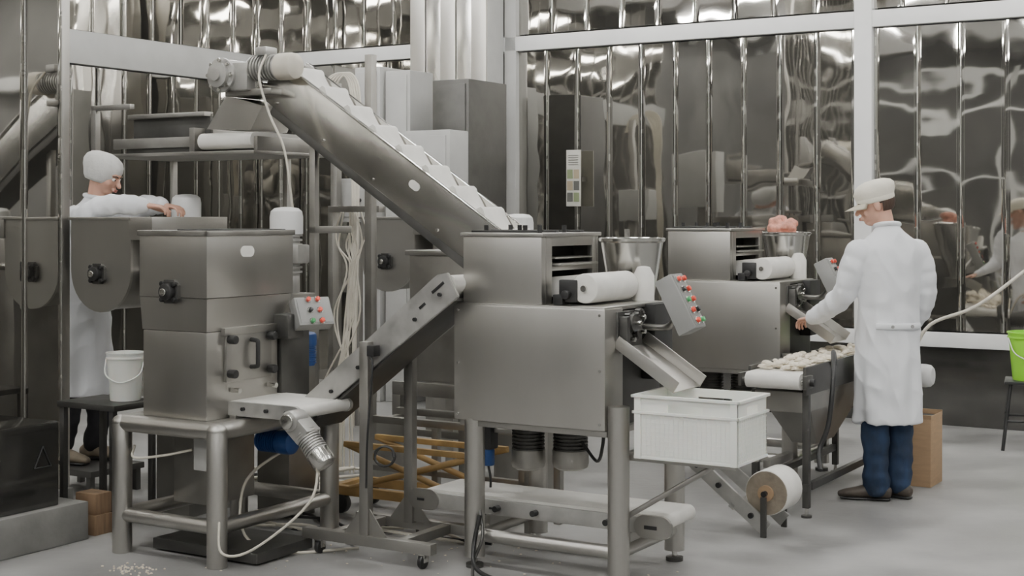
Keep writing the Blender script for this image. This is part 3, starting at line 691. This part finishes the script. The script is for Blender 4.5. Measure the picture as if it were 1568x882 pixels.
boxes(g,'legs',[(a,a+.035,b,b+.035,0,.125) for a in (-.27,.19) for b in (-.18,.17)],DSTEEL)
g=grp('wooden_blocks',-2.10,7.26)
box(g,'block_lower',(-.07,.06,-.06,.06,0,.10),WOOD,.004); box(g,'block_upper',(-.09,.05,-.05,.06,.10,.205),WOOD,.004)
g=grp('air_hose',0,0,0,0)
tube(g,'hose',[(2.50,9.0,.72),(2.60,8.95,.92),(2.85,8.85,1.04),(3.12,8.8,1.25),(3.6,8.9,1.6),(3.9,9.6,2.2),(4.0,10.5,3.1)],.011,CABLE)
g=grp('flour_crumbs',-1.72,6.5); bm=bmesh.new()
for i in range(60): addball(bm,(random.gauss(0,.07),random.gauss(0,.05),.003),(random.uniform(.003,.008),)*2+(.004,),None,6)
for i in range(320): addball(bm,(random.uniform(0,4.5),random.uniform(-.6,1.3),.002),(random.uniform(.002,.008),)*2+(.002,),None,6)
mk('crumbs',bm,DOUGH,g)

# ------------------------------------------------------------------ people
def hand(bm,M,curl=25,side=1):
    def tr(P): return [M@Vector((p[0]*side,p[1],p[2])) for p in P]
    addtube(bm,tr([(0,-.03,0),(0,.0,0),(.0,.03,0),(0,.06,0),(0,.085,.0)]),[(.024,.019),(.026,.018),(.036,.016),(.041,.014),(.038,.012)],14)
    for fx,fl,fr,sp in [(.029,.072,.0088,4),(.010,.080,.009,1),(-.010,.074,.0086,-2),(-.028,.060,.0078,-6)]:
        p=Vector((fx,.078,.0)); pts=[p.copy()-Vector((0,.012,0)),p.copy()]; ang=curl*.5
        for k,fr_ in enumerate((.44,.32,.24)):
            d=Vector((math.sin(D(sp)),math.cos(D(ang)),-math.sin(D(ang)))); p=p+d*fl*fr_; pts.append(p.copy()); ang+=curl*(1.1 if k==0 else .8)
        addtube(bm,tr(pts),[fr*1.05,fr,fr*.95,fr*.88,fr*.75],10)
    addtube(bm,tr([(.018,.012,-.004),(.040,.032,-.012),(.052,.056,-.020),(.054,.080,-.026)]),[.014,.0125,.0105,.0085],10)
def basis(fwd,palm_down,loc):
    f=Vector(fwd).normalized(); z=-Vector(palm_down); z=(z-f*z.dot(f)).normalized(); x=f.cross(z)
    return Matrix(((x.x,f.x,z.x,loc[0]),(x.y,f.y,z.y,loc[1]),(x.z,f.z,z.z,loc[2]),(0,0,0,1)))
def worker(name,loc,yaw,P):
    g=grp(name,*loc,rot=D(yaw))
    fold=P['fold']
    bm=bmesh.new()
    rings_bm(bm,P['torso'],48,lambda a,z:.045*max(0,min(1,(P['wz']-z)*2.2))*math.sin(a*7+z*1.5)+.02*math.sin(a*3+z*9)*.5)
    for s in ('L','R'):
        pts=cr(P['arm'+s],5); n=len(pts); r=P['armr']; rr=[]
        for i in range(n):
            t=i/(n-1)*(len(r)-1); k=min(int(t),len(r)-2); rr.append(r[k]+(r[k+1]-r[k])*(t-k)+.0035*math.sin(i*2.2))
        addtube(bm,pts,rr,20)
        sp=Vector(P['arm'+s][0]); addball(bm,(sp.x*.93,sp.y,sp.z-.005),(.070,.070,.066))
    wz=P['wz']
    def ridge(v): return 1-2*abs(noise.noise(v))**.7
    def dsp(c):
        k=1 if c.z<wz else .75
        return fold*k*(noise.noise(Vector((c.x*14,c.y*14,c.z*2.2)))+.55*ridge(Vector((c.x*9+c.z*3,c.y*9,c.z*5)))-.2)+.004*noise.noise(c*14)
    blob(g,'white_coat',bm,CLOTH,.0085,3,dsp)
    nx,ny,nz=P['neck']
    bm=bmesh.new(); addtube(bm,[(nx+.068*math.cos(a),ny+.062*math.sin(a),nz+.010-.012*math.sin(a)) for a in [D(100+ i*17) for i in range(21)]],.013,10)
    mk('collar',bm,CLOTH,g,sharp=80)
    for s in ('L','R'):
        bm=bmesh.new(); pts=cr(P['leg'+s],5); n=len(pts); r=P['legr']; rr=[]
        for i in range(n):
            t=i/(n-1)*(len(r)-1); k=min(int(t),len(r)-2); rr.append(r[k]+(r[k+1]-r[k])*(t-k))
        addtube(bm,pts,rr,20); 
        blob(g,'trouser_leg_'+s,bm,P['trou'],.010,4,lambda c:.012*noise.noise(Vector((c.x*12,c.y*12,c.z*18))))
        a=Vector(P['leg'+s][-1]); d=Vector((*P['foot'+s],0)).normalized()
        zb=P['zb']
        Ms=Matrix(((d.y,d.x,0,a.x),(-d.x,d.y,0,a.y),(0,0,1,zb),(0,0,0,1)))
        bm=bmesh.new()
        addtube(bm,[Ms@Vector(p) for p in [(0,-.055,.045),(0,-.02,.055),(0,.05,.05),(0,.11,.038),(0,.165,.032),(0,.195,.028)]],[(.036,.040),(.040,.045),(.042,.040),(.046,.032),(.043,.026),(.030,.020)],16)
        addtube(bm,[Ms@Vector(p) for p in [(0,-.02,.05),(0,-.015,.11)]],[.043,.043],16)
        blob(g,'shoe_'+s,bm,P['shoe'],.007,3)
        bm=bmesh.new(); addtube(bm,[Ms@Vector(p) for p in [(0,-.07,.010),(0,-.02,.010),(0,.06,.010),(0,.13,.010),(0,.19,.010)]],[(.034,.010),(.041,.010),(.041,.010),(.048,.010),(.036,.010)],16)
        mk('sole_'+s,bm,BLACK,g)
    for s in ('L','R'):
        w=Vector(P['arm'+s][-1]); f,pd,curl=P['hand'+s]
        bm=bmesh.new(); hand(bm,basis(f,pd,w+Vector(f).normalized()*.035),curl,(1 if s=='L' else -1))
        blob(g,'hand_'+s,bm,SKIN,.0042,2)
    hc=Vector(P['head']); H=T(*hc)@RZ(P['hyaw'])@RX(-P['hpitch'])
    bm=bmesh.new()
    addball(bm,(0,-.012,.030),(.076,.095,.090),H,24); addball(bm,(0,.018,-.025),(.063,.074,.080),H,24)
    addball(bm,(0,.040,-.080),(.042,.044,.032),H,20); addball(bm,(0,.010,-.065),(.056,.055,.045),H,20)
    addball(bm,(0,.062,.022),(.052,.030,.016),H,16)
    for s in (-1,1):
        addball(bm,(s*.040,.062,-.030),(.020,.020,.020),H,14)
        addball(bm,(s*.077,-.008,-.008),(.010,.020,.032),H@T(0,0,0),14)
    addtube(bm,[H@Vector(p) for p in [(0,.086,.012),(0,.100,-.010),(0,.112,-.028)]],[.008,.010,.014],12)
    addball(bm,(0,.094,-.060),(.024,.012,.012),H,14)
    nb=Vector((nx,ny,nz-.05)); addtube(bm,[nb,(nb+(H@Vector((0,-.02,-.05))))/2,H@Vector((0,-.022,-.03))],[.062,.056,.056],20)
    blob(g,'head',bm,SKIN,.0055,3)
    bm=bmesh.new(); addball(bm,(0,.103,-.056),(.021,.006,.0045),H,12); addball(bm,(0,.102,-.064),(.018,.007,.005),H,12); mk('lips',bm,LIPS,g)
    for s in (-1,1):
        bm=bmesh.new(); addball(bm,(s*.031,.080,.002),(.013,.011,.010),H,14); mk('eye',bm,EYE,g)
        bm=bmesh.new(); addball(bm,(s*.031,.0895,.002),(.0055,.003,.0055),H,12); mk('iris',bm,IRIS,g)
        bm=bmesh.new(); addtube(bm,[H@Vector(p) for p in [(s*.014,.092,.020),(s*.032,.090,.026),(s*.048,.078,.021)]],.0035,6); mk('eyebrow',bm,HAIR,g)
    bm=bmesh.new(); addball(bm,(0,-.018,.020),(.0805,.097,.092),None,28)
    kill=[v for v in bm.verts if (v.co.y>.012 and v.co.z<.06) or v.co.z<-.055 or (v.co.z<.0 and v.co.y>-.03)]
    bmesh.ops.delete(bm,geom=kill,context='VERTS'); bmesh.ops.solidify(bm,geom=bm.faces,thickness=.004); mk('hair',bm,HAIR,g,H,sharp=80)
    if P['cap']=='visor':
        bm=bmesh.new(); rings_bm(bm,[(0,-.008,.020,.083,.102),(0,-.008,.045,.090,.108),(0,-.012,.075,.098,.117),(0,-.020,.105,.093,.112),(0,-.024,.125,.074,.090),(0,-.024,.138,.042,.052),(0,-.024,.141,.006,.008)],48,lambda a,z:(.025*math.sin(a*7+z*30)+.012*math.sin(a*4)) if z>.05 else 0)
        mk('cap_crown',bm,CAPM,g,H,sharp=80)
        bm=bmesh.new(); rings_bm(bm,[(0,-.008,.012,.084,.103),(0,-.008,.018,.087,.106),(0,-.008,.044,.089,.108),(0,-.008,.050,.086,.105)],40); mk('cap_band',bm,CAPM,g,H,sharp=80)
        bm=bmesh.new(); top=[];
        for i in range(13):
            a=D(25+130*i/12); row=[]
            for k in range(5):
                q=k/4; rx=.083+.02*q; ry=.098+.085*q*math.sin(a)**.7
                row.append(bm.verts.new((rx*math.cos(a),-.008+ry*math.sin(a),.026-.022*q-.02*q*math.cos(a)**2)))
            top.append(row)
        for a_,b_ in zip(top,top[1:]):
            for k in range(4): bm.faces.new((a_[k],b_[k],b_[k+1],a_[k+1]))
        bmesh.ops.solidify(bm,geom=bm.faces,thickness=.004); mk('cap_visor',bm,CAPM,g,H,sharp=80)
    else:
        bm=bmesh.new(); rings_bm(bm,[(0,-.030,-.048,.078,.080),(0,-.028,-.030,.088,.096),(0,-.026,.0,.096,.108),(0,-.028,.03,.102,.118),(0,-.032,.06,.103,.120),(0,-.034,.088,.092,.108),(0,-.036,.108,.070,.084),(0,-.036,.120,.040,.05),(0,-.036,.124,.008,.01)],64,lambda a,z:.016*math.sin(a*13+z*20)+.018*math.sin(a*4+z*15))
        bmesh.ops.transform(bm,matrix=RX(8),verts=bm.verts)
        mk('hair_cover',bm,NET,g,H,sharp=80)
    return g
Pm=dict(fold=.014,wz=1.0,zb=0,trou=JEANS,shoe=SHOE,cap='visor',neck=(-.01,-.005,1.535),
 torso=[(0,0,.440,.184,.165),(0,0,.445,.186,.168),(0,0,.60,.186,.165),(0,0,.80,.185,.158),(0,0,.95,.178,.146),(0,0,1.08,.172,.133),(0,-.005,1.22,.182,.135),(0,-.01,1.34,.192,.130),(0,-.01,1.41,.188,.115),(0,-.01,1.46,.158,.096),(-.005,-.01,1.505,.100,.078),(-.01,-.006,1.54,.072,.064),(-.01,-.005,1.552,.062,.058)],
 armL=[(-.172,0,1.405),(-.222,.02,1.28),(-.252,.06,1.145),(-.280,.18,1.07),(-.305,.30,1.01)],
 armR=[(.172,0,1.405),(.222,.0,1.28),(.245,.02,1.145),(.242,.09,1.04),(.228,.15,.945)],
 armr=[.074,.070,.064,.060,.050],
 legL=[(-.085,0,.62),(-.082,.0,.45),(-.078,.0,.27),(-.075,.0,.085)],legR=[(.085,.02,.62),(.082,.02,.45),(.080,.02,.27),(.080,.03,.085)],legr=[.085,.080,.073,.074],
 footL=(-.85,.5),footR=(-.5,.85),
 handL=((-.15,.8,-.15),(.2,0,-1),38),handR=((-.1,.35,-.8),(-1,0,0),30),
 head=(-.060,.035,1.660),hyaw=62,hpitch=14)
gm=worker('worker_in_white_coat',(2.12,8.11),14,Pm)
bm=bmesh.new(); addtube(bm,[(.188*math.cos(a),.158*math.sin(a)-.0,.985) for a in [D(225+i*9) for i in range(11)]],[(.006,.018)]*11,10); mk('half_belt',bm,CLOTH,gm,sharp=80)
for s in (-1,1): cyl(gm,'belt_button',(s*.06,-.165,.985),(s*.06,-.158,.985),.009,PAINTG,seg=12)
Pl=dict(fold=.012,wz=1.1,zb=.16,trou=TROU,shoe=SHOE2,cap='net',neck=(0,.09,1.70),
 torso=[(0,-.02,.550,.185,.185),(0,-.02,.558,.19,.19),(0,-.02,.75,.190,.185),(0,-.01,.95,.19,.17),(0,-.01,1.12,.185,.158),(0,-.005,1.28,.185,.155),(0,.0,1.42,.195,.155),(0,.02,1.54,.195,.145),(0,.045,1.61,.17,.125),(0,.065,1.66,.11,.09),(0,.085,1.70,.072,.066),(0,.09,1.715,.062,.06)],
 armL=[(-.175,.04,1.575),(-.205,.14,1.585),(-.205,.26,1.65),(-.17,.36,1.66),(-.13,.44,1.66)],
 armR=[(.175,.04,1.575),(.205,.14,1.585),(.205,.26,1.65),(.17,.36,1.66),(.10,.44,1.66)],
 armr=[.080,.074,.064,.058,.048],
 legL=[(-.085,0,.74),(-.09,.03,.60),(-.09,.06,.42),(-.09,.02,.25)],legR=[(.085,0,.74),(.085,-.02,.60),(.085,-.04,.42),(.085,-.09,.25)],legr=[.085,.078,.07,.062],
 footL=(0,1),footR=(.2,1),
 handL=((.2,.9,-.1),(0,0,-1),35),handR=((-.15,.9,-.1),(0,0,-1),35),
 head=(0,.150,1.840),hyaw=0,hpitch=26)
worker('worker_in_hair_cover',(-2.52,8.44),-104,Pl)

# ------------------------------------------------------------------ world + camera
w=bpy.data.worlds.new('w'); bpy.context.scene.world=w; w.use_nodes=True
w.node_tree.nodes['Background'].inputs[0].default_value=(.5,.5,.48,1); w.node_tree.nodes['Background'].inputs[1].default_value=.3
cam=bpy.data.cameras.new('camera'); co=bpy.data.objects.new('camera',cam); COL.objects.link(co)
co.location=(0,0,1.6); co.rotation_euler=(D(90),0,0); cam.sensor_width=36; cam.lens=50.6; cam.shift_y=-.0708; cam.clip_end=100
bpy.context.scene.camera=co
